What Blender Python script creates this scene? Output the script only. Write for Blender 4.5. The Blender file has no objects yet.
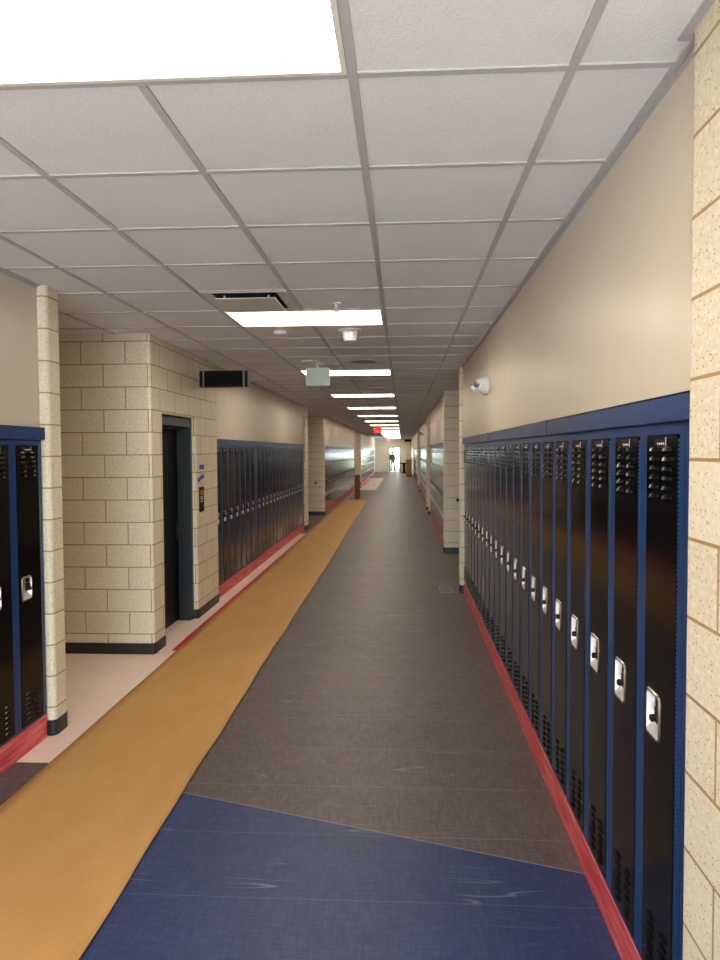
import bpy, bmesh, math, random
from mathutils import Matrix, Vector
random.seed(7)
S = bpy.context.scene
COL = S.collection
H = 2.896            # ceiling height
T = 0.6096           # ceiling module
CX = -0.138          # x of the middle ceiling bar
R0 = 1.888           # y of one ceiling bar
XR, WR, PR = 0.785, 0.768, 0.735      # right: locker fronts, painted wall, block pillars
XL, WL, PL = -2.300, -2.312, -2.252   # left
YB, YE = -4.5, 58.0                   # ends of the corridor

# ------------------------------------------------------------------ materials
def lin(c):
    return tuple(((v/255)/12.92 if v/255 <= .04045 else ((v/255+.055)/1.055)**2.4) for v in c) + (1,)

def mat(name, rgb, rough=.5, metal=0., spec=.5, coat=0.):
    m = bpy.data.materials.new(name); m.use_nodes = True
    b = m.node_tree.nodes['Principled BSDF']
    b.inputs['Base Color'].default_value = lin(rgb)
    b.inputs['Roughness'].default_value = rough
    b.inputs['Metallic'].default_value = metal
    b.inputs['Specular IOR Level'].default_value = spec
    b.inputs['Coat Weight'].default_value = coat
    return m

class NT:
    def __init__(s, m):
        s.m = m; s.t = m.node_tree; s.b = s.t.nodes['Principled BSDF']
    def n(s, typ, **kw):
        x = s.t.nodes.new(typ)
        for k, v in kw.items():
            if k in x.inputs: x.inputs[k].default_value = v
            else: setattr(x, k, v)
        return x
    def l(s, a, b): s.t.links.new(a, b)
    def coords(s, kind='Object', scale=(1, 1, 1)):
        tc = s.n('ShaderNodeTexCoord'); mp = s.n('ShaderNodeMapping')
        mp.inputs['Scale'].default_value = scale
        s.l(tc.outputs[kind], mp.inputs['Vector']); return mp.outputs[0]
    def noise(s, vec, scale, detail=3, rough=.55):
        x = s.n('ShaderNodeTexNoise'); x.inputs['Scale'].default_value = scale
        x.inputs['Detail'].default_value = detail; x.inputs['Roughness'].default_value = rough
        if vec is not None: s.l(vec, x.inputs['Vector'])
        return x.outputs['Fac']
    def ramp(s, fac, stops):
        r = s.n('ShaderNodeValToRGB'); e = r.color_ramp.elements
        while len(e) < len(stops): e.new(.5)
        for el, (p, c) in zip(e, stops): el.position = p; el.color = lin(c) if len(c) == 3 else c
        s.l(fac, r.inputs[0]); return r.outputs[0]
    def mix(s, fac, a, b, mode='MIX'):
        x = s.n('ShaderNodeMix', data_type='RGBA', blend_type=mode)
        for sock, v in ((x.inputs[0], fac), (x.inputs[6], a), (x.inputs[7], b)):
            if hasattr(v, 'is_linked'): s.l(v, sock)
            elif isinstance(v, (int, float)): sock.default_value = v
            else: sock.default_value = lin(v)
        return x.outputs[2]
    def bump(s, h, strength=.3, dist=.01):
        x = s.n('ShaderNodeBump'); x.inputs['Strength'].default_value = strength
        x.inputs['Distance'].default_value = dist
        s.l(h, x.inputs['Height']); s.l(x.outputs[0], s.b.inputs['Normal'])
    def color(s, c): s.l(c, s.b.inputs['Base Color'])
    def rough(s, f, lo, hi):
        x = s.n('ShaderNodeMapRange'); x.inputs['To Min'].default_value = lo; x.inputs['To Max'].default_value = hi
        s.l(f, x.inputs[0]); s.l(x.outputs[0], s.b.inputs['Roughness'])

def m_block(bw=.4064):
    m = mat('ground_face_block', (214, 200, 172), .5); t = NT(m)
    uv = t.coords('UV')
    br = t.n('ShaderNodeTexBrick', offset=.5)
    br.inputs['Scale'].default_value = 1
    br.inputs['Brick Width'].default_value = bw; br.inputs['Row Height'].default_value = .2032
    br.inputs['Mortar Size'].default_value = .0048; br.inputs['Mortar Smooth'].default_value = .1
    br.inputs['Bias'].default_value = 0
    br.inputs['Color1'].default_value = lin((226, 216, 194)); br.inputs['Color2'].default_value = lin((217, 206, 183))
    br.inputs['Mortar'].default_value = lin((172, 142, 98))
    t.l(uv, br.inputs['Vector'])
    n1 = t.noise(uv, 55, 2)
    pale = t.mix(t.ramp(n1, [(.45, (0, 0, 0)), (.7, (255, 255, 255))]), br.outputs['Color'], (236, 228, 208))
    vo = t.n('ShaderNodeTexVoronoi'); vo.inputs['Scale'].default_value = 85; vo.inputs['Randomness'].default_value = 1
    t.l(uv, vo.inputs['Vector'])
    dd = t.ramp(vo.outputs['Distance'], [(.14, (255, 255, 255)), (.24, (0, 0, 0))])
    sel = t.ramp(vo.outputs['Color'], [(.38, (0, 0, 0)), (.5, (255, 255, 255))])
    dots = t.mix(1., dd, sel, 'MULTIPLY')
    dark = t.mix(dots, pale, (110, 92, 70))
    col = t.mix(br.outputs['Fac'], dark, (170, 138, 94))
    t.color(col)
    inv = t.n('ShaderNodeMath', operation='SUBTRACT'); inv.inputs[0].default_value = 1
    t.l(br.outputs['Fac'], inv.inputs[1]); t.bump(inv.outputs[0], .5, .006)
    return m

def m_paint():
    m = mat('greige_satin_paint', (213, 202, 187), .36); t = NT(m)
    v = t.coords('Object', (1, 1, .35)); n = t.noise(v, 130, 3)
    t.bump(n, .12, .003)
    t.rough(t.noise(t.coords('Object', (1, 3, .25)), 2.2, 3), .26, .46)
    return m

def m_tile():
    m = mat('ceiling_tile', (226, 229, 232), .85); t = NT(m)
    v = t.coords('Object'); n = t.noise(v, 260, 2); n2 = t.noise(v, 90, 2)
    c = t.mix(t.ramp(n, [(.3, (0, 0, 0)), (.46, (255, 255, 255))]), (204, 207, 210), (229, 231, 234))
    t.color(c); t.bump(n2, .35, .004)
    return m

def m_floor(name, a, b, c, line, rough=(.42, .56)):
    m = mat(name, b, .4, spec=.6); t = NT(m)
    v = t.coords('Object')
    fine = t.noise(t.coords('Object', (1, 7, 1)), 11, 5, .7)
    fine2 = t.noise(t.coords('Object', (7, 1, 1)), 9, 5, .7)
    big = t.noise(v, 1.3, 4, .6)
    av = t.n('ShaderNodeMath', operation='ADD'); t.l(fine, av.inputs[0]); t.l(fine2, av.inputs[1])
    hv = t.n('ShaderNodeMath', operation='MULTIPLY'); t.l(av.outputs[0], hv.inputs[0]); hv.inputs[1].default_value = .5
    base = t.ramp(hv.outputs[0], [(.36, a), (.5, b), (.66, c)])
    cloud = t.mix(t.ramp(big, [(.35, (0, 0, 0)), (.7, (120, 120, 120))]), base, c)
    br = t.n('ShaderNodeTexBrick', offset=.5); br.inputs['Scale'].default_value = 1
    br.inputs['Brick Width'].default_value = 60.; br.inputs['Row Height'].default_value = .457
    br.inputs['Mortar Size'].default_value = .0028; br.inputs['Mortar Smooth'].default_value = .3
    br.inputs['Color1'].default_value = (1, 1, 1, 1); br.inputs['Color2'].default_value = (.93, .93, .93, 1)
    br.inputs['Mortar'].default_value = (1, 1, 1, 1); bo = t.n('ShaderNodeVectorMath', operation='ADD'); bo.inputs[1].default_value = (12.3, .12, 0); t.l(v, bo.inputs[0]); t.l(bo.outputs[0], br.inputs['Vector'])
    tint = t.mix(1., cloud, br.outputs['Color'], 'MULTIPLY')
    ln = t.mix(br.outputs['Fac'], tint, line)
    # scuffs: thin pale streaks left by shoes and carts
    w = t.noise(t.coords('Object', (.22, 3.2, 1)), 1.5, 2, .5); wm = t.ramp(t.noise(v, 2.1, 3), [(.5, (0, 0, 0)), (.62, (255, 255, 255))])
    sc = t.ramp(w, [(.496, (0, 0, 0)), (.5, (140, 140, 140)), (.504, (0, 0, 0))]); sc = t.mix(1., sc, wm, 'MULTIPLY')
    t.color(t.mix(sc, ln, (200, 196, 194)))
    t.rough(t.noise(v, 5, 4), *rough)
    t.bump(fine, .06, .002)
    return m

def m_paper():
    m = mat('kraft_paper', (192, 142, 78), .62, spec=.3); t = NT(m)
    v = t.coords('Object')
    n = t.noise(v, 7, 5, .6); n2 = t.noise(t.coords('Object', (2, 1, 1)), 2.2, 4)
    t.color(t.ramp(n2, [(.3, (190, 145, 88)), (.7, (198, 155, 98))])); t.bump(n, .45, .014)
    return m

def m_redwood():
    m = mat('red_stained_wood', (190, 58, 66), .45); t = NT(m)
    n = t.noise(t.coords('Object', (6, .8, 14)), 3.2, 6, .7)
    t.color(t.ramp(n, [(.32, (168, 40, 54)), (.48, (204, 68, 78)), (.62, (222, 118, 116)), (.72, (238, 186, 178))]))
    return m

def m_wood(name, a, b):
    m = mat(name, a, .5); t = NT(m)
    n = t.noise(t.coords('Object', (9, 9, .8)), 3, 5, .65)
    t.color(t.ramp(n, [(.3, a), (.7, b)])); return m

def m_black():
    m = mat('black_gloss_enamel', (9, 8, 9), .2, spec=.22); t = NT(m)
    v = t.coords('Object')
    n = t.noise(v, 60, 3); t.bump(n, .03, .002)
    t.rough(t.noise(v, 4, 4), .10, .16)
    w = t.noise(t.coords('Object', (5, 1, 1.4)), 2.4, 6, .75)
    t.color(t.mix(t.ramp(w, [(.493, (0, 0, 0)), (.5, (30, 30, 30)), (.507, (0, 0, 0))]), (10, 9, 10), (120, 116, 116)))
    return m

def emit(name, rgb, strength):
    m = mat(name, rgb, .5); b = m.node_tree.nodes['Principled BSDF']
    b.inputs['Emission Color'].default_value = lin(rgb); b.inputs['Emission Strength'].default_value = strength
    return m

M = dict(
    block=m_block(), stack=m_block(40.), paint=m_paint(), tile=m_tile(), black=m_black(), paper=m_paper(), redwood=m_redwood(),
    grey=m_floor('charcoal_floor_tile', (68, 58, 60), (87, 77, 79), (116, 105, 106), (124, 114, 113)),
    blue_floor=m_floor('blue_floor_tile', (22, 37, 76), (32, 52, 100), (54, 76, 126), (66, 84, 128)),
    pink=m_floor('pale_pink_floor_tile', (226, 202, 190), (236, 214, 203), (243, 226, 217), (220, 192, 180)),
    blue=mat('blue_enamel', (10, 58, 114), .32), pale=m_floor('added_bounce_floor', (206, 212, 216), (216, 221, 225), (224, 229, 232), (190, 196, 200)), tbar=mat('ceiling_bar', (184, 184, 188), .45),
    rim=mat('polished_steel_rim', (170, 166, 160), .25, 1.), steel=mat('brushed_steel', (232, 234, 236), .34, .55), iron=mat('black_latch', (8, 8, 9), .3),
    hinge=mat('blue_hinge_steel', (70, 104, 152), .3, .5), gap=mat('dark_gap', (10, 14, 26), .6),
    white=mat('white_plastic', (232, 232, 230), .4), rubber=mat('black_rubber_base', (26, 27, 30), .42),
    door=mat('black_door_paint', (9, 10, 12), .45, spec=.2), frame=mat('dark_slate_frame_paint', (42, 50, 58), .4),
    lens=emit('light_lens', (255, 238, 212), 8.), fixture=mat('white_fixture', (226, 224, 218), .4),
    grille=mat('grey_grille', (150, 146, 140), .6), metal=mat('white_enamel_metal', (206, 206, 204), .35),
    dark=mat('dark_plenum', (14, 14, 14), .9), case=mat('black_case', (6, 6, 7), .5, spec=.2), screen=mat('black_screen', (3, 3, 4), .3, spec=.15),
    panel=mat('pale_green_acrylic', (206, 222, 214), .25), red=emit('red_sign_letters', (255, 22, 18), 1.8),
    tape_red=mat('red_floor_tape', (196, 18, 28), .4), tape_blue=mat('blue_masking_tape', (52, 92, 168), .6),
    card=mat('black_card', (8, 8, 9), .5, spec=.2), orange=mat('orange_print', (236, 150, 24), .5), ink=mat('white_print', (220, 220, 220), .5),
    brown=m_wood('brown_wood', (92, 56, 28), (126, 80, 42)), tan=m_wood('light_brown_wood', (150, 98, 48), (182, 126, 70)),
    glass=mat('camera_lens_glass', (90, 96, 100), .1), skin=mat('skin', (190, 140, 115), .55), cloth=mat('navy_clothing', (30, 34, 58), .8),
    hair=mat('dark_hair', (30, 24, 20), .6), grass=mat('grass', (112, 128, 88), .9), concrete=mat('concrete_walk', (170, 168, 162), .85),
    leaf=mat('yellow_green_leaves', (150, 168, 50), .7), rail=mat('dark_grey_rail', (44, 46, 54), .3), weld=mat('pale_weld_line', (120, 122, 134), .5),
    brass=mat('plate_cover', (104, 96, 92), .45), rubberb=mat('wall_bumper_rubber', (40, 36, 32), .6),
)

# ------------------------------------------------------------------ mesh helpers
class MB:
    """collects shapes for ONE mesh"""
    def __init__(s): s.bm = bmesh.new(); s.mats = []
    def mi(s, m):
        if m not in s.mats: s.mats.append(m)
        return s.mats.index(m)
    def face(s, vs, m):
        try: f = s.bm.faces.new(vs)
        except ValueError: return None
        f.material_index = s.mi(m); return f
    def box(s, a, b, m):
        x0, y0, z0 = (min(p, q) for p, q in zip(a, b)); x1, y1, z1 = (max(p, q) for p, q in zip(a, b))
        v = [s.bm.verts.new(p) for p in ((x0,y0,z0),(x1,y0,z0),(x1,y1,z0),(x0,y1,z0),(x0,y0,z1),(x1,y0,z1),(x1,y1,z1),(x0,y1,z1))]
        for q in ((3,2,1,0),(4,5,6,7),(0,1,5,4),(1,2,6,5),(2,3,7,6),(3,0,4,7)): s.face([v[i] for i in q], m)
        return s
    def prism(s, pts, z0, z1, m, smooth=False):
        lo = [s.bm.verts.new((x, y, z0)) for x, y in pts]; hi = [s.bm.verts.new((x, y, z1)) for x, y in pts]
        n = len(pts)
        for i in range(n): s.face([lo[i], lo[(i+1) % n], hi[(i+1) % n], hi[i]], m)
        s.face(list(reversed(lo)), m); s.face(hi, m); return s
    def lathe(s, prof, m, c=(0, 0, 0), seg=24, mtx=None, mats=None):
        rings = []
        for r, z in prof:
            ring = []
            for k in range(seg):
                a = 2*math.pi*k/seg; p = Vector((r*math.cos(a), r*math.sin(a), z))
                if mtx: p = mtx @ p
                ring.append(s.bm.verts.new(p + Vector(c)))
            rings.append(ring)
        for i in range(len(rings)-1):
            for k in range(seg):
                s.face([rings[i][k], rings[i][(k+1) % seg], rings[i+1][(k+1) % seg], rings[i+1][k]], mats[i] if mats else m)
        s.face(list(reversed(rings[0])), m); s.face(rings[-1], mats[-1] if mats else m); return s
    def tube(s, a, b, r, m, seg=10):
        a, b = Vector(a), Vector(b); d = (b-a); q = d.to_track_quat('Z', 'Y').to_matrix()
        return s.lathe([(r, 0), (r, d.length)], m, a, seg, q)
    def build(s, name, parent=None, smooth=False, bevel=0):
        if smooth is not None:
            bmesh.ops.recalc_face_normals(s.bm, faces=s.bm.faces)
        me = bpy.data.meshes.new(name); s.bm.to_mesh(me); s.bm.free()
        for m in s.mats: me.materials.append(m)
        if smooth:
            for p in me.polygons: p.use_smooth = True
            try: me.set_sharp_from_angle(angle=math.radians(38))
            except Exception: pass
        o = bpy.data.objects.new(name, me); COL.objects.link(o); o.parent = parent
        if bevel:
            bv = o.modifiers.new('bevel', 'BEVEL'); bv.width = bevel; bv.segments = 2; bv.limit_method = 'ANGLE'
        return o

def box_uv(o):
    me = o.data; uv = me.uv_layers.new(name='UVMap')
    for p in me.polygons:
        n = p.normal
        for li in p.loop_indices:
            c = me.vertices[me.loops[li].vertex_index].co
            if abs(n.z) > .8: uv.data[li].uv = (c.x, c.y)
            elif abs(n.x) >= abs(n.y): uv.data[li].uv = (c.y + .055, c.z + .0174)
            else: uv.data[li].uv = (c.x + .04, c.z + .0174)

def structure(o): o['kind'] = 'structure'; return o
def tag(o, label, cat, group=None, kind=None):
    o['label'] = label; o['category'] = cat
    if group: o['group'] = group
    if kind: o['kind'] = kind
    return o
def empty(name, loc=(0, 0, 0), rz=0.):
    o = bpy.data.objects.new(name, None); o.location = loc; o.rotation_euler = (0, 0, rz)
    o.empty_display_size = .1; COL.objects.link(o); return o
def copy_tree(o, parent=None):
    c = o.copy(); COL.objects.link(c); c.parent = parent
    for ch in [x for x in o.children]: copy_tree(ch, c)
    return c

def rounded(x0, x1, y0, y1, corners, r=.028):
    """rectangle outline with the named corners rounded (bullnose block)"""
    out = []
    for key, cx_, cy_, a0 in (('sw', x0, y0, 180), ('se', x1, y0, 270), ('ne', x1, y1, 0), ('nw', x0, y1, 90)):
        if key in corners:
            ox = cx_ + (r if 'w' in key else -r); oy = cy_ + (r if 's' in key else -r)
            for k in range(6):
                a = math.radians(a0 + 90*k/5); out.append((ox + r*math.cos(a), oy + r*math.sin(a)))
        else: out.append((cx_, cy_))
    return out

def block_wall(name, x0, x1, y0, y1, corners, z0=0., z1=H):
    o = MB().prism(rounded(x0, x1, y0, y1, corners), z0, z1, M['stack' if y1-y0 < .25 else 'block']).build(name)
    box_uv(o); return structure(o)
def rubber_base(name, x0, x1, y0, y1, corners):
    g = .005
    o = MB().prism(rounded(x0-g, x1+g, y0-g, y1+g, corners, .033), 0, .102, M['rubber']).build(name, smooth=True)
    return structure(o)
def painted(name, *boxes):
    b = MB()
    for p, q in boxes: b.box(p, q, M['paint'])
    return structure(b.build(name))

# ------------------------------------------------------------------ floor and ceiling
structure(MB().box((-4.6, YB-.2, -.1), (3.2, YE+.1, 0), M['grey']).build('floor'))
def overlay(pts, m, h=.0012):
    return structure(MB().prism(pts, -.02, h, m).build('floor'))
edge = lambda x: 3.42 - .302*(x + 1.156)
overlay([(-2.06, YB), (.80, YB), (.80, edge(.80)), (-2.06, edge(-2.06))], M['blue_floor'])
structure(MB().prism([(-2.06, edge(-2.06)), (.80, edge(.80)), (.80, edge(.80)+.007), (-2.06, edge(-2.06)+.007)], -.01, .0018, M['weld']).build('floor'))
overlay([(-4.3, 3.735), (-1.25, 3.735), (-1.25, 14.55), (-2.31, 14.55), (-2.31, 7.0), (-4.3, 7.0)], M['pink'])
overlay([(-4.3, 31.0), (-1.27, 31.0), (-1.27, 44.7), (-2.31, 44.7), (-2.31, 36), (-4.3, 36)], M['pink'])

ceil = structure(MB().box((-4.6, YB-.2, H), (3.2, YE+.3, H+.12), M['tile']).build('ceiling'))
g = MB()
for k in range(-7, 6):
    x = CX + k*T; g.box((x-.0135, YB, H-.006), (x+.0135, YE, H+.01), M['tbar'])
for k in range(-10, 93):
    y = R0 + k*T
    if y < YE: g.box((-4.4, y-.0125, H-.0055), (3.0, y+.0125, H+.01), M['tbar'])
g.build('ceiling_grid', ceil)

# ------------------------------------------------------------------ right side
structure(block_wall('wall_right', PR, 1.3, YB, 1.758, ('nw',)))
RB = [(1.758, 8.49), (12.03, 18.9), (20.6, 29.6), (33.2, 46.2)]       # banks of lockers
for a, b in RB:
    painted('wall_right', ((WR, a-.02, 1.99), (1.2, b+.02, H)), ((1.12, a-.02, 0), (1.2, b+.02, 1.99)))
block_wall('wall_right', PR, 2.7, 8.49, 8.69, ('sw', 'nw')); rubber_base('baseboard_right', PR, 2.7, 8.49, 8.69, ('sw', 'nw'))
block_wall('wall_right', PR, 2.7, 11.83, 12.03, ('sw', 'nw')); rubber_base('baseboard_right', PR, 2.7, 11.83, 12.03, ('sw', 'nw'))
painted('wall_right', ((2.7, 8.4, 0), (2.85, 12.1, H)))
block_wall('wall_right', PR, 1.6, 18.9, 19.1, ('sw', 'nw')); rubber_base('baseboard_right', PR, 1.6, 18.9, 19.1, ('sw', 'nw'))
block_wall('wall_right', PR, 1.6, 20.4, 20.6, ('sw', 'nw')); rubber_base('baseboard_right', PR, 1.6, 20.4, 20.6, ('sw', 'nw'))
painted('wall_right', ((1.6, 18.8, 0), (1.75, 20.7, H)))
block_wall('wall_right', PR, 2.7, 29.6, 29.8, ('sw', 'nw')); rubber_base('baseboard_right', PR, 2.7, 29.6, 29.8, ('sw', 'nw'))
block_wall('wall_right', PR, 2.7, 33.0, 33.2, ('sw', 'nw')); rubber_base('baseboard_right', PR, 2.7, 33.0, 33.2, ('sw', 'nw'))
painted('wall_right', ((2.7, 29.5, 0), (2.85, 33.3, H)))
block_wall('wall_right', PR, 1.2, 46.2, 46.6, ('sw', 'nw')); rubber_base('baseboard_right', PR, 1.2, 46.2, 46.6, ('sw', 'nw'))
painted('wall_right', ((WR, 46.6, 0), (1.0, 58.2, 1.25)), ((WR, 46.6, 2.0), (1.0, 58.2, H)), ((WR, 46.6, 1.25), (1.0, 49.0, 2.0)), ((WR, 55.0, 1.25), (1.0, 58.2, 2.0)))
w = MB()
for k in range(6): y = 49.0 + 6*k/5; w.box((.86, y-.03, 1.25), (.92, y+.03, 2.0), M['frame'])
for z in (1.25, 1.96): w.box((.86, 49, z), (.92, 55, z+.04), M['frame'])
structure(w.build('window_1'))

# ------------------------------------------------------------------ left side
LB = [(YB, 4.10), (7.93, 15.25), (19.05, 31.6), (35.8, 53.0)]
for a, b in LB:
    painted('wall_left', ((WL, a, 1.99), (-2.75, b+.01, H)), ((-2.66, a, 0), (-2.75, b+.01, 1.99)))
block_wall('wall_left', -4.2, PL, 4.10, 4.265, ('se', 'ne')); rubber_base('baseboard_left', -4.2, PL, 4.10, 4.265, ('se', 'ne'))
painted('wall_left', ((-4.4, 4.0, 0), (-4.2, 6.1, H)))
block_wall('wall_left', -4.2, PL, 5.81, 6.08, ('se',)); rubber_base('baseboard_left', -4.2, PL, 5.81, 6.078, ('se',))
block_wall('wall_left', -3.0, PL, 7.09, 7.93, ('se', 'ne')); rubber_base('baseboard_left', -3.0, PL, 7.09, 7.93, ('se', 'ne'))
block_wall('wall_left', -2.6, PL, 6.08, 7.09, (), 2.2, H)
painted('wall_left', ((-3.3, 6.0, 0), (-3.2, 8.0, H)))
block_wall('wall_left', -4.0, PL, 15.25, 15.65, ('se', 'ne')); rubber_base('baseboard_left', -4.0, PL, 15.25, 15.65, ('se', 'ne'))
painted('wall_left', ((-4.2, 15.2, 0), (-4.0, 19.1, H)))
block_wall('wall_left', -4.0, PL, 18.83, 19.05, ('se', 'ne')); rubber_base('baseboard_left', -4.0, PL, 18.83, 19.05, ('se', 'ne'))
block_wall('wall_left', -4.0, PL, 31.6, 31.8, ('se', 'ne')); rubber_base('baseboard_left', -4.0, PL, 31.6, 31.8, ('se', 'ne'))
painted('wall_left', ((-4.2, 31.5, 0), (-4.0, 35.9, H)))
block_wall('wall_left', -4.0, PL, 35.6, 35.8, ('se', 'ne')); rubber_base('baseboard_left', -4.0, PL, 35.6, 35.8, ('se', 'ne'))
block_wall('wall_left', -4.0, PL, 53.0, 53.2, ('se', 'ne')); rubber_base('baseboard_left', -4.0, PL, 53.0, 53.2, ('se', 'ne'))
painted('wall_left', ((-4.2, 53.0, 0), (-4.0, 58.2, H)))

# dark doorway in the block wall
d = MB()
xf, xb = -2.297, -2.44
d.box((xf, 6.08, 0), (xb, 6.13, 2.2), M['frame']); d.box((xf, 7.04, 0), (xb, 7.09, 2.2), M['frame'])
d.box((xf, 6.08, 2.1), (xb, 7.09, 2.2), M['frame'])
d.box((-2.40, 7.015, 0), (xb, 7.045, 2.1), M['frame']); d.box((-2.40, 6.13, 2.075), (xb, 7.04, 2.1), M['frame'])
dr = structure(d.build('door_1', bevel=.003))
MB().box((-2.445, 6.12, .012), (-2.49, 7.05, 2.115), M['door']).build('door_leaf', dr)
h = MB(); h.box((-2.445, 6.955, .9), (-2.438, 7.0, 1.09), M['rail'])
h.tube((-2.44, 6.978, 1.0), (-2.385, 6.978, 1.0), .011, M['rail']).tube((-2.388, 6.982, 1.0), (-2.388, 6.86, 1.0), .009, M['rail'])
h.build('door_handle', dr, True)
s_ = MB().box((-2.395, 7.036, .93), (-2.335, 7.042, 1.05), M['rail']).build('strike_plate', dr)

# ------------------------------------------------------------------ ends of the corridor
structure(MB().box((-4.2, YE, 0), (-1.16, YE+.2, H), M['block']).box((-.22, YE, 0), (1.2, YE+.2, H), M['block'])
          .box((-1.16, YE, 2.13), (-.22, YE+.2, H), M['block']).build('wall_far'))
box_uv(bpy.data.objects['wall_far'])
structure(MB().box((-1.16, YE-.02, 0), (-1.10, YE+.18, 2.13), M['door']).box((-.28, YE-.02, 0), (-.22, YE+.18, 2.13), M['door'])
          .box((-1.16, YE-.02, 2.07), (-.22, YE+.18, 2.13), M['door']).build('door_2'))
structure(MB().box((-4.6, YB-.2, 0), (-2.15, YB, H), M['paint']).box((.6, YB-.2, 0), (1.4, YB, H), M['paint'])
          .box((-2.15, YB-.2, 2.7), (.6, YB, H), M['paint']).build('wall_back'))
w = MB()
for x in (-2.15, -1.27, -.39, .54): w.box((x, YB-.12, 0), (x+.06, YB-.06, 2.7), M['frame'])
for z in (0, 2.15, 2.64): w.box((-2.15, YB-.12, z), (.6, YB-.06, z+.06), M['frame'])
structure(w.build('window_2'))
structure(MB().box((-40, YE+.1, -.12), (40, 160, -.01), M['grass']).build('ground'))
structure(MB().box((-6, YE+.2, 2.75), (5, YE+16, 2.95), M['concrete']).box((-5.6, YE+15.4, 0), (-5.3, YE+15.7, 2.75), M['frame']).box((4.3, YE+15.4, 0), (4.6, YE+15.7, 2.75), M['frame']).build('added_shade_roof'))  # unseen roof added outside to cut the sky light at the far doorway
structure(MB().box((-2.4, YE+.1, -.1), (1.0, YE+2.2, .0), M['concrete']).build('path'))
structure(MB().box((-30, -60, -.12), (30, YB-.2, -.01), M['concrete']).build('ground'))

# wall angle where the ceiling meets the painted walls
for a, b in RB: structure(MB().box((WR-.024, a, H-.007), (WR+.003, b, H+.01), M['tbar']).box((WR-.002, a, H-.024), (WR+.003, b, H), M['tbar']).build('trim_1'))
for a, b in LB: structure(MB().box((WL-.003, a, H-.007), (WL+.024, b, H+.01), M['tbar']).box((WL-.003, a, H-.024), (WL+.002, b, H), M['tbar']).build('trim_2'))
structure(MB().box((PR-.024, YB, H-.007), (PR+.003, 1.78, H+.01), M['tbar']).box((PR+.003, 1.7585, H-.0065), (WR-.024, 1.78, H+.01), M['tbar']).build('trim_3'))

# ------------------------------------------------------------------ lockers
LW = .314
def louvre(b, x, z, w=.033, h=.0175, d=.013, y=-.004):
    n = 9; A = []; B = []; C = []
    for i in range(n):
        t = math.pi*i/(n-1); c, s = math.cos(t), math.sin(t)
        A.append(b.bm.verts.new((x+w*c, y+.0005, z+h*s)))
        B.append(b.bm.verts.new((x+w*c*.97, y-d*.75*s, z+h*.6*s)))
        C.append(b.bm.verts.new((x+w*c*.97, y-d*s, z)))
    for i in range(n-1):
        b.face([A[i], A[i+1], B[i+1], B[i]], M['black']); b.face([B[i], B[i+1], C[i+1], C[i]], M['black'])

def rr(x0, x1, z0, z1, r, n=4):
    out = []
    for cx_, cz_, a0 in ((x1-r, z1-r, 0), (x0+r, z1-r, 90), (x0+r, z0+r, 180), (x1-r, z0+r, 270)):
        for k in range(n):
            a = math.radians(a0+90*k/(n-1)); out.append((cx_+r*math.cos(a), cz_+r*math.sin(a)))
    return out

def handle_cup(x0, x1, z0, z1, parent, deep=.017):
    b = MB()
    o = rr(x0-.006, x1+.006, z0-.006, z1+.006, .02); m_ = rr(x0-.002, x1+.002, z0-.002, z1+.002, .017)
    i_ = rr(x0+.004, x1-.004, z0+.004, z1-.004, .014)
    k_ = rr(x0+.012, x1-.012, z0+.036, z1-.014, .012)
    rings = [[b.bm.verts.new((x, y, z)) for x, z in ring] for ring, y in ((o, -.0035), (m_, -.009), (i_, -.0075), (k_, deep))]
    n = len(o)
    for r in range(3):
        for k in range(n): b.face([rings[r][k], rings[r][(k+1) % n], rings[r+1][(k+1) % n], rings[r+1][k]], M['steel' if r == 2 else 'rim'])
    b.face(rings[-1], M['steel'])
    return b.build('handle', parent, True)

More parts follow.
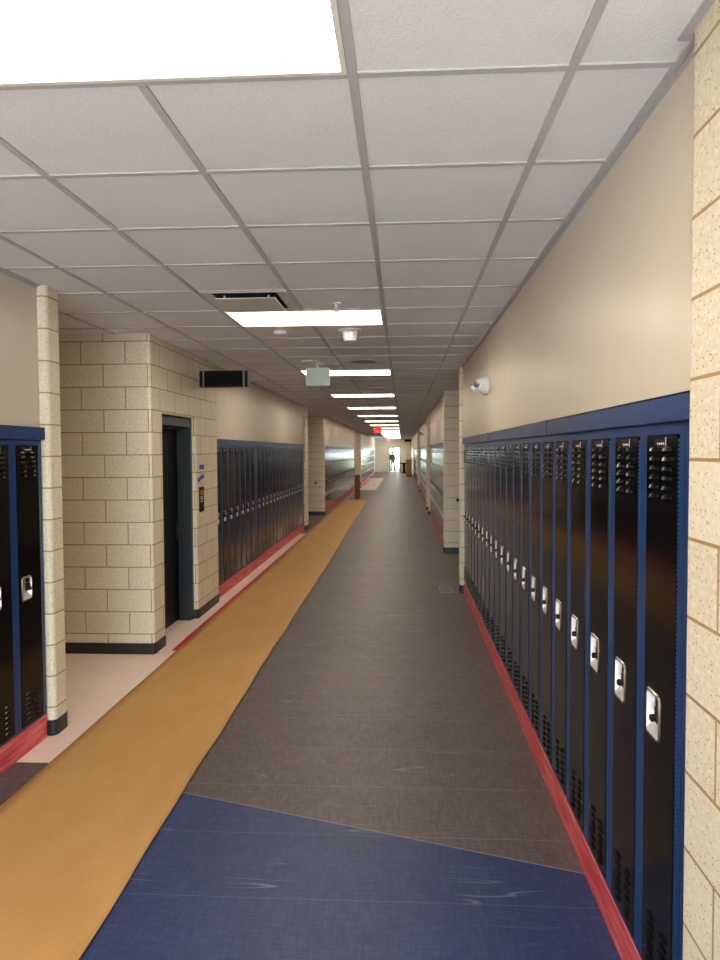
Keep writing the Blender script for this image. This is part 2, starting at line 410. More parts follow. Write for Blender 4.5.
def make_locker():
    root = empty('locker')
    f = MB(); B = M['blue']
    f.box((0, 0, .15), (.037, .02, 1.915), B).box((.281, 0, .15), (LW, .02, 1.915), B)
    f.box((.037, 0, 1.882), (.281, .02, 1.915), B).box((.037, 0, .15), (.281, .02, .164), B)
    f.box((0, .02, .15), (.002, .3, 1.915), B).box((LW-.002, .02, .15), (LW, .3, 1.915), B)
    f.box((.002, .298, .15), (LW-.002, .3, 1.915), B).box((.002, .02, 1.913), (LW-.002, .298, 1.915), B).box((.002, .02, .15), (LW-.002, .298, .152), B)
    f.build('frame', root)
    x0, x1, z0, z1, ya, yb = .040, .272, .168, 1.878, -.004, .014
    hx0, hx1, hz0, hz1 = .066, .168, .938, 1.078
    b = MB(); K = M['black']
    for p, q in (((x0, ya, z0), (x1, yb, hz0)), ((x0, ya, hz1), (x1, yb, z1)), ((x0, ya, hz0), (hx0, yb, hz1)), ((hx1, ya, hz0), (x1, yb, hz1))): b.box(p, q, K)
    b.box((x0+.001, yb, z0), (x1-.001, yb+.012, z0+.02), K)
    for r in range(6):
        for c in (.106, .205):
            louvre(b, c, 1.690 + .0285*r); louvre(b, c, .20 + .031*r, h=.014, d=.009)
    dr = b.build('door', root)
    handle_cup(hx0, hx1, hz0, hz1, dr)
    l = MB(); I = M['iron']
    l.box((hx0+.060, -.004, hz0+.052), (hx0+.088, .012, hz0+.100), I).box((hx0+.064, -.003, hz0+.104), (hx0+.086, .012, hz0+.128), I)
    l.lathe([(.012, 0), (.012, .014), (.008, .017)], I, (hx0+.066, -.003, hz0+.066), 12, Matrix.Rotation(math.pi/2, 3, 'X'))
    l.build('latch', dr)
    p = MB().box((.10, -.0045, 1.842), (.196, -.0035, 1.870), M['card'])
    p.box((.19, -.0055, 1.838), (.1935, -.004, 1.874), M['ink'])
    for k, (a, c) in enumerate(((.128, .006), (.142, .009), (.157, .009), (.172, .007))): p.box((a, -.0055, 1.852), (a+c, -.004, 1.858), M['ink'])
    p.build('number_plate', dr)
    hg = MB().box((.2728, .003, .168), (.2802, .012, 1.878), M['gap'])
    for k in range(128):
        z = .170 + .0133*k; hg.box((.2738, -.001, z), (.2782, .008, z+.0088), M['hinge'])
    hg.build('hinge', root)
    return root

ORD = ['first', 'second', 'third', 'fourth', 'fifth', 'sixth', 'seventh', 'eighth', 'ninth', 'tenth', 'eleventh', 'twelfth', 'thirteenth', 'fourteenth',
       'fifteenth', 'sixteenth', 'seventeenth', 'eighteenth', 'nineteenth', 'twentieth']
def ordinal(i):
    if i < 20: return ORD[i]
    t = {2: 'twent', 3: 'thirt', 4: 'fort', 5: 'fift'}[(i+1)//10]
    return t+'ieth' if (i+1) % 10 == 0 else t+'y-'+ORD[(i+1) % 10-1]

proto = make_locker(); used = [False]
def place(y, side, label, group):
    o = copy_tree(proto) if used[0] else proto; used[0] = True
    if side > 0: o.location = (XR, y+LW, 0); o.rotation_euler = (0, 0, -math.pi/2)
    else: o.location = (XL, y, 0); o.rotation_euler = (0, 0, math.pi/2)
    tag(o, label, 'locker', group)
def lockrun(y, side, n, fmt, group):
    for i in range(n): place(y + LW*i, side, fmt % ordinal(i), group)

lockrun(1.882, 1, 21, 'tall black locker in blue frame on right wall, %s from near block pillar', 'tall lockers along the right wall')
lockrun(7.955, -1, 7, 'tall black locker on left wall past dark doorway, %s before the blue filler', 'tall lockers past the doorway')
lockrun(10.30, -1, 15, 'tall black locker on left wall, %s beyond the blue filler panel', 'tall lockers past the blue filler')
for i in range(4):
    place(4.085 - LW*(i+1), -1, 'tall black locker nearest on left side, %s from rounded block pillar' % ordinal(i), 'near lockers on the left wall')

def strip(name, side, y0, y1, z0, z1, x_out, m, label, cat, depth=.02, bevel=.003):
    X = (XR - x_out) if side > 0 else (XL + x_out)
    o = MB().box((X, y0, z0), (X + side*depth, y1, z1), m).build(name, bevel=bevel)
    o.data.transform(Matrix.Translation((-X, -y0, -z0))); o.location = (X, y0, z0)
    return tag(o, label, cat)
# blue fascia on top of the banks
def fascia(side, y0, y1, label, seam=True):
    X = XR if side > 0 else XL
    r = empty('locker_top_trim', (X, y0, 1.917)); L = y1 - y0
    tag(r, label, 'trim', 'blue trim on top of the lockers')
    s = side; o = -.022*s
    MB().box((o, 0, 0), (o+s*.012, L, .078), M['blue']).box((o, 0, .070), (s*.2 if s > 0 else -.2, L, .078), M['blue']).build('fascia', r, bevel=.002)
    if seam: MB().box((o-.0025*s, L-.012, -.002), (o+s*.004, L+.012, .0795), M['blue']).build('splice_cover', r)
fascia(1, 1.758, 3.57, 'nearest length of blue trim topping the right-hand lockers')
fascia(1, 3.57, 6.0, 'middle length of blue trim topping the right-hand lockers')
fascia(1, 6.0, 8.485, 'farthest length of blue trim topping the tall right-hand lockers', False)
fascia(-1, 2.4, 4.098, 'blue trim topping the nearest left lockers beside block pillar', False)
fascia(-1, 7.94, 10.2, 'blue trim topping left lockers just past the dark doorway')
fascia(-1, 10.2, 12.7, 'blue trim topping left lockers beyond the blue filler')
fascia(-1, 12.7, 15.24, 'blue trim topping far end of the tall left lockers', False)
# fillers
strip('locker_filler', 1, 1.76, 1.882, .15, 1.915, 0, M['blue'], 'blue filler strip between near block pillar and first right locker', 'filler')
strip('locker_filler', -1, 10.153, 10.30, .15, 1.915, 0, M['blue'], 'blue filler panel in the middle of the tall left lockers', 'filler')
strip('locker_filler', -1, 15.01, 15.245, .15, 1.915, 0, M['blue'], 'blue filler strip at far end of tall left lockers', 'filler')
# red bases
strip('red_plinth', 1, 1.76, 8.487, 0, .15, .004, M['redwood'], 'red wooden base under the tall right-hand lockers', 'plinth', .29)
strip('red_plinth', -1, 2.2, 4.082, 0, .15, .004, M['redwood'], 'scuffed red wooden base under the nearest left lockers', 'plinth', .29)
strip('red_plinth', -1, 7.935, 15.24, 0, .15, .004, M['redwood'], 'red wooden base under left lockers past the dark doorway', 'plinth', .29)
strip('red_plinth', -1, 19.055, 31.59, 0, .15, .004, M['redwood'], 'red wooden base under the two-tier left lockers', 'plinth', .29)
strip('red_plinth', -1, 35.81, 52.99, 0, .15, .004, M['redwood'], 'red wooden base under farthest left lockers', 'plinth', .29)
strip('red_plinth', 1, 12.035, 18.89, 0, .15, .004, M['redwood'], 'red wooden base under right lockers past the alcove', 'plinth', .29)
strip('red_plinth', 1, 20.61, 29.59, 0, .15, .004, M['redwood'], 'red wooden base under third bank of right lockers', 'plinth', .29)
strip('red_plinth', 1, 33.21, 46.19, 0, .15, .004, M['redwood'], 'red wooden base under farthest right lockers', 'plinth', .29)

# two-tier lockers farther along
def make_half(z0, z1):
    root = empty('two_tier_locker'); B = M['blue']
    f = MB()
    f.box((0, 0, z0), (.03, .02, z1), B).box((.284, 0, z0), (LW, .02, z1), B).box((.03, 0, z1-.02), (.284, .02, z1), B).box((.03, 0, z0), (.284, .02, z0+.015), B)
    f.box((0, .02, z0), (.002, .3, z1), B).box((LW-.002, .02, z0), (LW, .3, z1), B).box((.002, .298, z0), (LW-.002, .3, z1), B)
    f.build('frame', root)
    b = MB().box((.032, -.004, z0+.018), (.282, .014, z1-.022), M['black'])
    for r in range(4):
        for c in (.105, .205): louvre(b, c, z1-.13 + .0285*r, n_y) if False else louvre(b, c, z1-.13 + .0285*r)
    d = b.build('door', root)
    zc = (z0+z1)/2
    MB().box((.056, -.009, zc-.055), (.12, .0, zc+.055), M['steel']).build('handle', d, bevel=.006)
    return root
LO, UP = make_half(.15, .975), make_half(1.035, 1.915)
hu = {id(LO): False, id(UP): False}
def halves(y, side, n, fmt, group):
    for i in range(n):
        for src, tier in ((LO, 'lower'), (UP, 'upper')):
            o = copy_tree(src) if hu[id(src)] else src; hu[id(src)] = True
            yy = y + LW*i
            if side > 0: o.location = (XR, yy+LW, 0); o.rotation_euler = (0, 0, -math.pi/2)
            else: o.location = (XL, yy, 0); o.rotation_euler = (0, 0, math.pi/2)
            tag(o, fmt % (tier, ordinal(i)), 'locker', group)
halves(19.07, -1, 39, 'small black %s-tier locker on left wall, %s beyond the second left alcove', 'two-tier lockers past the second left alcove')
halves(12.05, 1, 21, 'small black %s-tier locker on right wall, %s past the right alcove', 'two-tier lockers past the right alcove')
halves(20.62, 1, 28, 'small black %s-tier locker in the third right bank, %s from its near pillar', 'two-tier lockers in the third right bank')
halves(35.82, -1, 18, 'tiny far black %s-tier locker on left, %s beyond the brown post', 'two-tier lockers far down the left wall')
halves(33.22, 1, 17, 'tiny far black %s-tier locker on right, %s in the farthest right bank', 'two-tier lockers far down the right wall')
b = MB()
for side, y0, y1 in ((-1, 35.82+18*LW, 52.98), (1, 33.22+17*LW, 46.18)):
    X = XR if side > 0 else XL; y = y0
    while y + LW < y1:
        for z0, z1 in ((.15, .975), (1.035, 1.915)):
            b.box((X, y, z0), (X+side*.02, y+LW, z1), M['blue']); b.box((X-side*.004, y+.03, z0+.018), (X, y+LW-.03, z1-.022), M['black'])
            b.box((X-side*.009, y+.2, (z0+z1)/2-.05), (X-side*.004, y+.26, (z0+z1)/2+.05), M['steel'])
        y += LW
tag(b.build('two_tier_locker'), 'rows of tiny distant black lockers near the far end of the hallway', 'locker', kind='stuff')
for side, y0, y1, lab in ((-1, 19.06, 31.58, 'dark rail between tiers of left lockers past second alcove'), (1, 12.04, 18.88, 'rail between tiers of right lockers past the alcove'),
                          (1, 20.61, 29.58, 'rail between tiers of the third right locker bank'), (-1, 35.81, 52.98, 'rail between tiers of farthest left lockers'), (1, 33.21, 46.18, 'rail between tiers of farthest right lockers')):
    strip('locker_rail', side, y0, y1, .977, 1.033, .006, M['rail'], lab, 'rail', .3)
fascia(-1, 19.06, 31.58, 'blue trim topping the two-tier left lockers past second alcove', False)
fascia(1, 12.04, 18.88, 'blue trim topping right lockers past the alcove', False)
fascia(1, 20.61, 29.58, 'blue trim topping the third bank of right lockers', False)
fascia(-1, 35.81, 52.98, 'blue trim topping the farthest left lockers', False)
fascia(1, 33.21, 46.18, 'blue trim topping the farthest right lockers', False)

# ------------------------------------------------------------------ things on the floor
pl = [(-2.1, -2.2, -1.17), (2.2, -2.085, -1.172), (5.9, -2.085, -1.205), (10, -2.10, -1.21), (13.5, -2.115, -1.235), (18, -2.14, -1.27), (24.55, -2.165, -1.32)]
def lerp(y):
    for (a, l0, r0), (b_, l1, r1) in zip(pl, pl[1:]):
        if y <= b_: t = (y-a)/(b_-a); return l0+(l1-l0)*t, r0+(r1-r0)*t
    return pl[-1][1:]
b = MB(); NY, NX = 220, 14; grid = []
ys = [pl[0][0] + (24.55-pl[0][0])*((i/NY)**1.5) for i in range(NY+1)]
for y in ys:
    l, r = lerp(y); row = []
    r += .004*math.sin(y*3.1) + .003*math.sin(y*7.7+1)
    for j in range(NX+1):
        t = j/NX; x = l+(r-l)*t
        z = .004 + .0015*math.sin(y*5+3*t)*math.sin(9*t+y) + .007*max(0, (t-.9)/.1)**2 + .003*max(0, (.05-t)/.05)
        row.append(b.bm.verts.new((x, y, z)))
    grid.append(row)
for i in range(NY):
    for j in range(NX): b.face([grid[i][j], grid[i][j+1], grid[i+1][j+1], grid[i+1][j]], M['paper'])
po = b.build('floor_paper', None, True)
sd = po.modifiers.new('thickness', 'SOLIDIFY'); sd.thickness = .002; sd.offset = -1
tag(po, 'long sheet of tan kraft paper covering the left side of the floor', 'paper')
o = MB().prism([(-2.14, 5.93), (-2.05, 5.93), (-2.06, 14.5), (-2.10, 24.5), (-2.10, 45), (-2.2, 45), (-2.2, 24.5), (-2.155, 14.5)], .0012, .0022, M['tape_red']).build('floor_tape')
tag(o, 'thin red floor stripe along left edge of the tan paper', 'floor tape')
overlay([(-2.3, YB), (.80, YB), (.80, .3), (-2.3, .3)], M['pale'], .002)  # unseen pale floor added behind the camera to bounce daylight onto the ceiling
o = MB().box((-.06, -.22, 0), (.06, .22, .003), M['brass'])
pv = empty('floor_plate', (.565, 8.72, .0)); tag(pv, 'pale-edged square cover plate in the dark floor by right pillar', 'floor plate')
b = MB(); O = rr(-.085, .085, -.24, .24, .05); I = rr(-.07, .07, -.215, .215, .04)
vo = [[b.bm.verts.new((x, y, z)) for x, y in q] for q, z in ((O, .0005), (O, .004), (I, .004), (I, .0005))]
for r in range(3):
    for k in range(len(O)): b.face([vo[r][k], vo[r][(k+1) % len(O)], vo[r+1][(k+1) % len(O)], vo[r+1][k]], M['grille'])
b.build('rim', pv); o.build('lid', pv)

pt = empty('floor_post', (-1.73, 25.1, 0)); tag(pt, 'narrow dark brown post standing at far end of tan paper', 'post')
MB().prism(rounded(-.10, .10, -.10, .10, ('sw', 'se', 'ne', 'nw'), .02), .0, .9, M['brown']).build('body', pt)
MB().prism(rounded(-.106, .106, -.106, .106, ('sw', 'se', 'ne', 'nw'), .02), .9, .925, M['brown']).build('cap', pt)
MB().box((.10, -.03, .42), (.13, .03, .5), M['rail']).build('bracket', pt)

cb = empty('wooden_cabinet', (.44, 47.1, 0)); tag(cb, 'light brown wooden cabinet by right wall near the far doorway', 'cabinet')
MB().box((-.2, 0, .06), (.2, .4, 1.18), M['tan']).build('body', cb); MB().box((-.22, -.02, 1.18), (.22, .42, 1.215), M['tan']).build('top', cb)
MB().box((-.185, -.016, .09), (.185, 0, 1.15), M['tan']).build('door', cb); MB().box((-.19, .02, 0), (.19, .38, .06), M['brown']).build('plinth', cb)
tb = empty('black_table', (.03, 54, 0)); tag(tb, 'small black pedestal table beside the far doorway', 'table')
MB().box((-.27, -.25, .76), (.27, .25, .86), M['case']).build('tabletop', tb); MB().box((-.03, -.12, .04), (.2, .12, .82), M['case']).build('pedestal', tb)
MB().box((-.2, -.2, 0), (.24, .2, .04), M['case']).build('base', tb)

# ------------------------------------------------------------------ ceiling fittings
def ceiling_light(k, label):
    y = R0 + k*T
    r = empty('ceiling_light', (CX - T, y + T/2, H)); tag(r, label, 'light', 'flat rectangular ceiling lights')
    a, c = T-.014, T/2-.014
    f = MB()
    for p, q in (((-a, -c, -.010), (a, -c+.016, .0)), ((-a, c-.016, -.010), (a, c, 0)), ((-a, -c+.016, -.010), (-a+.016, c-.016, 0)), ((a-.016, -c+.016, -.010), (a, c-.016, 0))): f.box(p, q, M['fixture'])
    f.build('frame', r)
    MB().box((-a+.016, -c+.016, -.007), (a-.016, c-.016, -.001), M['lens']).build('lens', r)
for i in range(-1, 16):
    k = -1 + 6*i
    if i == -1: lab = 'lit rectangular ceiling light behind the photographer, over blue floor'
    elif i == 0: lab = 'large glaring ceiling light at top left, closest to the photographer'
    else: lab = 'lit rectangular ceiling light, %s beyond the one overhead' % ordinal(i-1)
    if R0 + k*T + T < YE: ceiling_light(k, lab)

r = empty('air_diffuser', (CX-1.5*T, R0+4.5*T, H)); tag(r, 'square grey plaque air diffuser in ceiling beside second light', 'vent')
a = T/2-.014
f = MB().box((-a, -a, -.004), (a, a, -.001), M['dark'])
for p, q in (((-a, -a, -.009), (a, -a+.02, -.004)), ((-a, a-.06, -.009), (a, a, -.004)), ((-a, -a+.02, -.009), (-a+.07, a-.06, -.004)), ((a-.07, -a+.02, -.009), (a, a-.06, -.004))): f.box(p, q, M['metal'])
f.build('frame', r); MB().box((-.205, -.225, -.036), (.205, .205, -.028), M['metal']).build('plaque', r, bevel=.004)
for x in (-.15, .15):
    for y in (-.18, .18): MB().box((x-.006, y-.006, -.03), (x+.006, y+.006, -.004), M['metal']).build('hanger', r)

def disc_thing(name, x, y, prof, m, label, cat, mats=None, smooth=True):
    o = MB().lathe(prof, m, (0, 0, 0), 32, None, mats).build(name, None, smooth); o.location = (x, y, H); return tag(o, label, cat)
disc_thing('smoke_detector', -1.076, 5.80, [(.058, 0), (.062, -.014), (.055, -.026), (.03, -.034), (.01, -.035)], M['white'], 'small round white smoke detector on ceiling beyond second light', 'smoke detector')
ap = empty('ceiling_sensor', (-.458, 5.80, H)); tag(ap, 'white tapered cylinder sensor hanging from ceiling beyond second light', 'sensor')
MB().lathe([(.10, 0), (.10, -.008), (.075, -.014)], M['white'], seg=32).build('base_plate', ap, True)
MB().lathe([(.070, -.012), (.056, -.088), (.05, -.096), (.02, -.1)], M['white'], seg=32).build('body', ap, True)
disc_thing('ceiling_disc', -1.084, 7.75, [(.10, 0), (.10, -.010), (.092, -.020), (.02, -.024)], M['white'], 'flat white disc on ceiling in front of blank hanging sign', 'ceiling cover')
sp = empty('ceiling_speaker', (-.464, 7.80, H)); tag(sp, 'large round grey speaker grille in ceiling before third light', 'speaker')
MB().lathe([(.165, 0), (.165, -.006), (.15, -.009)], M['metal'], seg=36).build('rim', sp, True); MB().lathe([(.150, -.007), (.15, -.010), (.05, -.014)], M['grille'], seg=36).build('grille', sp, True)
disc_thing('ceiling_disc', -1.10, 11.44, [(.07, 0), (.07, -.008), (.05, -.016), (.01, -.018)], M['white'], 'small pale disc on ceiling between third and fourth lights', 'ceiling cover')
disc_thing('ceiling_disc', -.45, 17.3, [(.10, 0), (.10, -.006), (.08, -.01)], M['metal'], 'faint round ceiling cover far along, between distant lights', 'ceiling cover')
sk = empty('fire_sprinkler', (-.474, 4.74, H)); tag(sk, 'small chrome fire sprinkler head on ceiling before second light', 'sprinkler')
MB().lathe([(.035, 0), (.033, -.006), (.014, -.010)], M['white'], seg=20).build('escutcheon', sk, True)
b = MB().lathe([(.009, -.008), (.009, -.03)], M['steel'], seg=12)
for s in (-1, 1): b.tube((s*.008, 0, -.03), (s*.016, 0, -.045), .003, M['steel'], 8).tube((s*.016, 0, -.045), (0, 0, -.062), .003, M['steel'], 8)
b.build('body', sk, True); MB().lathe([(.022, -.060), (.022, -.063)], M['steel'], seg=16).build('deflector', sk, True)

# blank hanging sign (pale green, seen from behind)
ex = empty('hanging_sign', (-1.022, 7.98, H)); tag(ex, 'blank pale green square sign hanging from ceiling before third light', 'sign')
MB().lathe([(.075, 0), (.075, -.012), (.06, -.02)], M['white'], seg=28).tube((0, 0, -.012), (0, 0, -.07), .02, M['white']).build('mount', ex, True)
b = MB(); q = rr(-.145, .145, -.268, -.05, .014)
vv = [[b.bm.verts.new((x, y, z)) for x, z in q] for y in (-.012, .012)]
for k in range(len(q)): b.face([vv[0][k], vv[0][(k+1) % len(q)], vv[1][(k+1) % len(q)], vv[1][k]], M['panel'])
b.face(vv[0], M['panel']); b.face(vv[1], M['panel']); b.build('panel', ex)
MB().tube((0, 0, -.30), (0, 0, -.27), .006, M['white']).build('test_button', ex)

# red exit signs far along
def letters(b, text, x, z, h, y, m):
    G = {'E': [(0,0,.2,1), (0,0,.8,.18), (0,.41,.7,.59), (0,.82,.8,1)], 'I': [(.3,0,.5,1)], 'T': [(.3,0,.5,1), (0,.82,.8,1)]}
    for ch in text:
        if ch == 'X':
            for s in (-1, 1):
                p = [(.4-s*.4, 0), (.4-s*.2, 0), (.4+s*.4, 1), (.4+s*.2, 1)]
                lo = [b.bm.verts.new((x+u*h*.75, y, z+v*h)) for u, v in p]; hi = [b.bm.verts.new((x+u*h*.75, y-.006, z+v*h)) for u, v in p]
                b.face(lo, m); b.face(hi, m)
                for k in range(4): b.face([lo[k], lo[(k+1) % 4], hi[(k+1) % 4], hi[k]], m)
        else:
            for u0, v0, u1, v1 in G[ch]: b.box((x+u0*h*.75, y-.006, z+v0*h), (x+u1*h*.75, y, z+v1*h), m)
        x += h*.75
def exit_sign(x, y, label):
    r = empty('exit_sign', (x, y, H)); tag(r, label, 'exit sign', 'red exit signs along the ceiling')
    MB().box((-.06, -.03, -.02), (.06, .03, 0), M['white']).tube((0, 0, -.06), (0, 0, 0), .012, M['white']).build('mount', r)
    MB().box((-.155, -.02, -.265), (.155, .02, -.055), M['white']).build('housing', r, bevel=.006)
    b = MB(); letters(b, 'EXIT', -.14, -.24, .155, -.0205, M['red']); b.build('letters', r)
    f = MB()
    for p, q in (((-.15, -.024, -.262), (.15, -.02, -.252)), ((-.15, -.024, -.068), (.15, -.02, -.058)), ((-.153, -.024, -.262), (-.145, -.02, -.058)), ((.145, -.024, -.262), (.153, -.02, -.058))): f.box(p, q, M['red'])
    f.build('border', r)
exit_sign(-1.08, 29.0, 'nearer glowing red EXIT sign hanging below distant ceiling lights')
exit_sign(-1.16, 54.5, 'farther tiny glowing red EXIT sign above the far doorway')

# ------------------------------------------------------------------ things on the walls
ck = empty('message_display', (PL-.003, 7.30, 2.645)); tag(ck, 'black rectangular display box projecting from left block wall', 'display')
MB().box((0, -.05, -.09), (.545, .05, .09), M['case']).build('housing', ck, bevel=.006)
MB().box((.06, -.056, -.075), (.485, -.05, .075), M['screen']).build('screen', ck)
for x in (.042, .495): MB().box((x, -.058, -.092), (x+.012, .058, .092), M['grille']).build('band', ck)
MB().box((-.0, -.04, -.05), (.02, .04, .05), M['metal']).build('bracket', ck)
c2 = empty('message_display', (.50, 57.9, 2.72)); tag(c2, 'small dark display box high on far wall, right of the doorway', 'display')
MB().box((-.32, 0, -.1), (.32, .1, .1), M['case']).build('housing', c2); MB().box((-.28, -.005, -.08), (.28, 0, .08), M['screen']).build('screen', c2)

def dome(x, y, z, label):
    r = empty('security_camera', (x+.002, y, z)); r.scale = (1.15, 1.15, 1.15); tag(r, label, 'camera', 'white security cameras on the right wall')
    q = Vector((-1, 0, 0)).to_track_quat('Z', 'Y').to_matrix()
    MB().lathe([(.078, 0), (.078, .022), (.07, .034), (.062, .05)], M['white'], (0, 0, 0), 32, q).build('base', r, True)
    prof = [(.062*math.cos(t), .045+.062*math.sin(t)) for t in [math.pi/2*k/7 for k in range(8)]]; prof[-1] = (.003, prof[-1][1])
    MB().lathe(prof, M['white'], (0, 0, 0), 32, q).build('ball', r, True)
    dv = Vector((-.62, -.78, .05)).normalized(); q2 = dv.to_track_quat('Z', 'Y').to_matrix(); c = Vector((-.05, 0, 0))
    MB().lathe([(.036, .035), (.036, .066), (.030, .070)], M['white'], c, 24, q2).build('lens_ring', r, True)
    MB().lathe([(.027, .060), (.027, .0715), (.012, .0735)], M['glass'], c, 24, q2).build('lens', r, True)
    dv3 = Vector((-.9, .1, -.35)).normalized(); q3 = dv3.to_track_quat('Z', 'Y').to_matrix()
    MB().lathe([(.022, .04), (.022, .082), (.016, .086)], M['white'], c, 16, q3).build('infrared_pod', r, True)
dome(WR, 6.02, 2.425, 'white ball security camera high on right wall above the lockers')
dome(WR, 25.0, 2.50, 'distant security camera high on the right wall past alcoves')

XW = PL
def plate(name, y0, y1, z0, z1, m, label, cat, tilt=0., t=.003):
    o = MB().box((0, -(y1-y0)/2, -(z1-z0)/2), (t, (y1-y0)/2, (z1-z0)/2), m).build(name)
    o.location = (XW-.001, (y0+y1)/2, (z0+z1)/2); o.rotation_euler = (tilt, 0, 0); return tag(o, label, cat)
plate('tape_piece', 7.20, 7.37, 1.642, 1.692, M['tape_blue'], 'upper small square of blue tape on block wall by doorway', 'tape')
plate('tape_piece', 7.13, 7.36, 1.52, 1.565, M['tape_blue'], 'lower tilted strip of blue tape above the black card', 'tape', .22)
cd = empty('hanging_card', (XW, 7.262, 1.305)); tag(cd, 'black card with orange square hung on block wall beside doorway', 'card')
MB().prism([(-0, -.085), (.004, -.085), (.004, .085), (0, .085)], -.14, .14, M['card']).build('card', cd)
b = MB().box((.004, -.04, .05), (.006, .05, .10), M['orange']).box((.0055, -.015, .062), (.0065, .025, .088), M['card']).build('orange_square', cd)
b = MB()
for z, w_ in ((.025, .05), (.005, .055), (-.012, .03), (-.03, .045)): b.box((.004, -w_, z), (.0055, w_*.8, z+.009), M['ink'])
b.build('printed_lines', cd)
plate('paper_tag', 7.235, 7.285, 1.12, 1.155, M['white'], 'small pale scrap stuck to block wall below black card', 'tag')

def bumper(x, y, z, label):
    q = Vector((0, -1, 0)).to_track_quat('Z', 'Y').to_matrix()
    o = MB().lathe([(.032, 0), (.032, .012), (.022, .03), (.006, .034)], M['rubberb'], (0, 0, 0), 20, q).build('wall_bumper', None, True)
    o.location = (x, y, z); tag(o, label, 'door stop')
bumper(.98, 11.83, .955, 'small dark round knob on block wall of the right alcove')
bumper(-2.50, 18.83, .93, 'small dark round knob on block wall of second left alcove')

# ------------------------------------------------------------------ outside the far doorway
def person():
    r = empty('person', (-.89, 59.0, 0), math.radians(205)); r.scale = (1.05, 1.05, 1.05); tag(r, 'person in dark navy clothes standing outside the far doorway', 'person')
    P = dict(pel=(0,0,.95), wai=(0,.0,1.10), che=(0,.01,1.30), nek=(0,.0,1.46), hd0=(0,-.01,1.53), hd1=(0,-.02,1.62), hd2=(0,-.01,1.70),
             sL=(.17,0,1.40), eL=(.22,.03,1.13), wL=(.23,-.05,.90), fL=(.23,-.08,.81), sR=(-.17,0,1.40), eR=(-.22,-.03,1.13), wR=(-.22,-.12,.92), fR=(-.21,-.16,.84),
             hL=(.09,0,.90), kL=(.11,-.10,.50), aL=(.11,-.06,.09), tL=(.12,-.20,.04), hR=(-.09,0,.90), kR=(-.11,.06,.50), aR=(-.11,.20,.10), tR=(-.12,.08,.04))
    Rd = dict(pel=(.17,.12), wai=(.16,.115), che=(.19,.125), nek=(.055,.055), hd0=(.06,.07), hd1=(.075,.09), hd2=(.06,.07), sL=(.075,.075), eL=(.055,.055), wL=(.038,.038), fL=(.04,.025),
              hL=(.10,.10), kL=(.072,.072), aL=(.05,.05), tL=(.04,.03))
    E = ['pel wai', 'wai che', 'che nek', 'nek hd0', 'hd0 hd1', 'hd1 hd2', 'che sL', 'sL eL', 'eL wL', 'wL fL', 'che sR', 'sR eR', 'eR wR', 'wR fR', 'pel hL', 'hL kL', 'kL aL', 'aL tL', 'pel hR', 'hR kR', 'kR aR', 'aR tR']
    ks = list(P); me = bpy.data.meshes.new('body'); me.from_pydata([P[k] for k in ks], [tuple(ks.index(a) for a in e.split()) for e in E], [])
    o = bpy.data.objects.new('body', me); COL.objects.link(o)
    sm = o.modifiers.new('skin', 'SKIN'); sv = me.skin_vertices[0].data if me.skin_vertices else None
    if sv is None:
        bm = bmesh.new(); bm.from_mesh(me); bm.verts.layers.skin.verify(); bm.to_mesh(me); bm.free(); sv = me.skin_vertices[0].data
    for i, k in enumerate(ks):
        kk = k if k in Rd else k[:-1]+'L'; sv[i].radius = Rd[kk]; sv[i].use_root = (k == 'pel')
    o.modifiers.new('sub', 'SUBSURF').levels = 2
    dg = bpy.context.evaluated_depsgraph_get(); nm = bpy.data.meshes.new_from_object(o.evaluated_get(dg))
    bpy.data.objects.remove(o); o = bpy.data.objects.new('body', nm); COL.objects.link(o); o.parent = r
    nm.materials.clear()
    for m in (M['cloth'], M['skin'], M['case']): nm.materials.append(m)
    for p in nm.polygons:
        p.use_smooth = True; z = p.center.z
        p.material_index = 1 if (z > 1.47 or (z < .92 and abs(p.center.x) > .17 and z > .7)) else (2 if z < .1 else 0)
    hb = MB().lathe([(.088, 1.60), (.092, 1.66), (.08, 1.72), (.05, 1.755), (.01, 1.765)], M['hair'], (0, .015, 0), 20).build('hair', r, True)
    f = MB().lathe([(.014, -.012), (.016, 0), (.004, .02)], M['skin'], (0, -.105, 1.62), 8)
    for s in (-1, 1): f.lathe([(.004, 0), (.010, .006), (.004, .012)], M['case'], (s*.03, -.088, 1.635), 8)
    f.build('face', r, True)
person()
def shrub(x, y, rr_, label):
    r = empty('shrub', (x, y, 0)); tag(r, label, 'shrub')
    MB().tube((0, 0, 0), (0, 0, rr_*1.2), .06, M['brown']).build('trunk', r)
    b = MB()
    for k in range(420):
        v = Vector((random.gauss(0, 1), random.gauss(0, 1), random.gauss(0, 1))).normalized()*rr_*random.uniform(.6, 1.05); v.z = v.z*1.1 + rr_*1.5
        a = Vector((random.uniform(-1, 1), random.uniform(-1, 1), random.uniform(-1, 1))).normalized()*.16; c = a.cross(v).normalized()*.1
        b.face([b.bm.verts.new(v-a), b.bm.verts.new(v+c), b.bm.verts.new(v+a), b.bm.verts.new(v-c)], M['leaf'])
    b.build('foliage', r)
shrub(-2.4, 82, 1.5, 'yellow-green leafy bush outdoors beyond the far doorway')

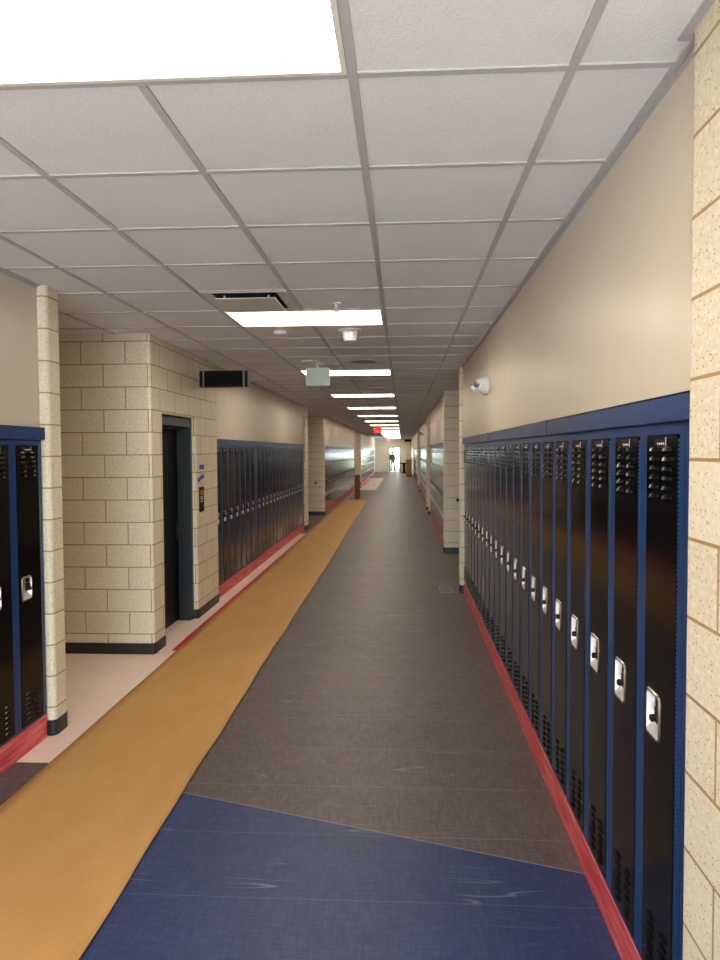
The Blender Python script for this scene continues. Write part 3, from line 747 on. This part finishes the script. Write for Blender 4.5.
# ------------------------------------------------------------------ daylight, camera, view
W = bpy.data.worlds.new('world'); S.world = W; W.use_nodes = True
bg = W.node_tree.nodes['Background']; bg.inputs[0].default_value = (.80, .92, 1., 1); bg.inputs[1].default_value = 10.0
sun = bpy.data.lights.new('sun', 'SUN'); sun.energy = 14; sun.angle = .01; sun.color = (.96, .98, 1.)
so = bpy.data.objects.new('sun', sun); so.rotation_euler = (math.radians(52), 0, math.radians(-4)); COL.objects.link(so)
def portal(loc, rot, sx, sy):
    l = bpy.data.lights.new('portal', 'AREA'); l.shape = 'RECTANGLE'; l.size = sx; l.size_y = sy; l.cycles.is_portal = True
    o = bpy.data.objects.new('window_portal', l); o.location = loc; o.rotation_euler = rot; COL.objects.link(o)
portal((-.78, YB-.15, 1.35), (math.radians(90), 0, 0), 2.75, 2.7)
portal((-.69, YE+.25, 1.06), (math.radians(-90), 0, 0), .94, 2.13)
portal((1.02, 52.0, 1.625), (0, math.radians(90), 0), .75, 6)

f_, yaw, pitch, roll = 659.305, .0528021, -.0363327, -.00460941
cy, sy, cp, sp_ = math.cos(yaw), math.sin(yaw), math.cos(pitch), math.sin(pitch)
fw = Vector((-sy*cp, cy*cp, sp_)); rt = Vector((cy, sy, 0)); up = rt.cross(fw)
cr, sr = math.cos(roll), math.sin(roll)
r2 = cr*rt + sr*up; u2 = -sr*rt + cr*up
cam = bpy.data.cameras.new('camera'); co = bpy.data.objects.new('camera', cam); COL.objects.link(co)
mw = Matrix.Identity(4)
for i in range(3): mw[i][0] = r2[i]; mw[i][1] = u2[i]; mw[i][2] = -fw[i]
mw.translation = Vector((0, 0, 1.837)); co.matrix_world = mw
cam.sensor_fit = 'HORIZONTAL'; cam.sensor_width = 36; cam.lens = f_/720*36
cam.shift_x = -7.914/720; cam.shift_y = -5.078/720; cam.clip_start = .02; cam.clip_end = 500
S.camera = co
v = S.view_settings; v.view_transform = 'Standard'; v.look = 'None'; v.exposure = 1.0; v.gamma = 1; v.use_curve_mapping = False
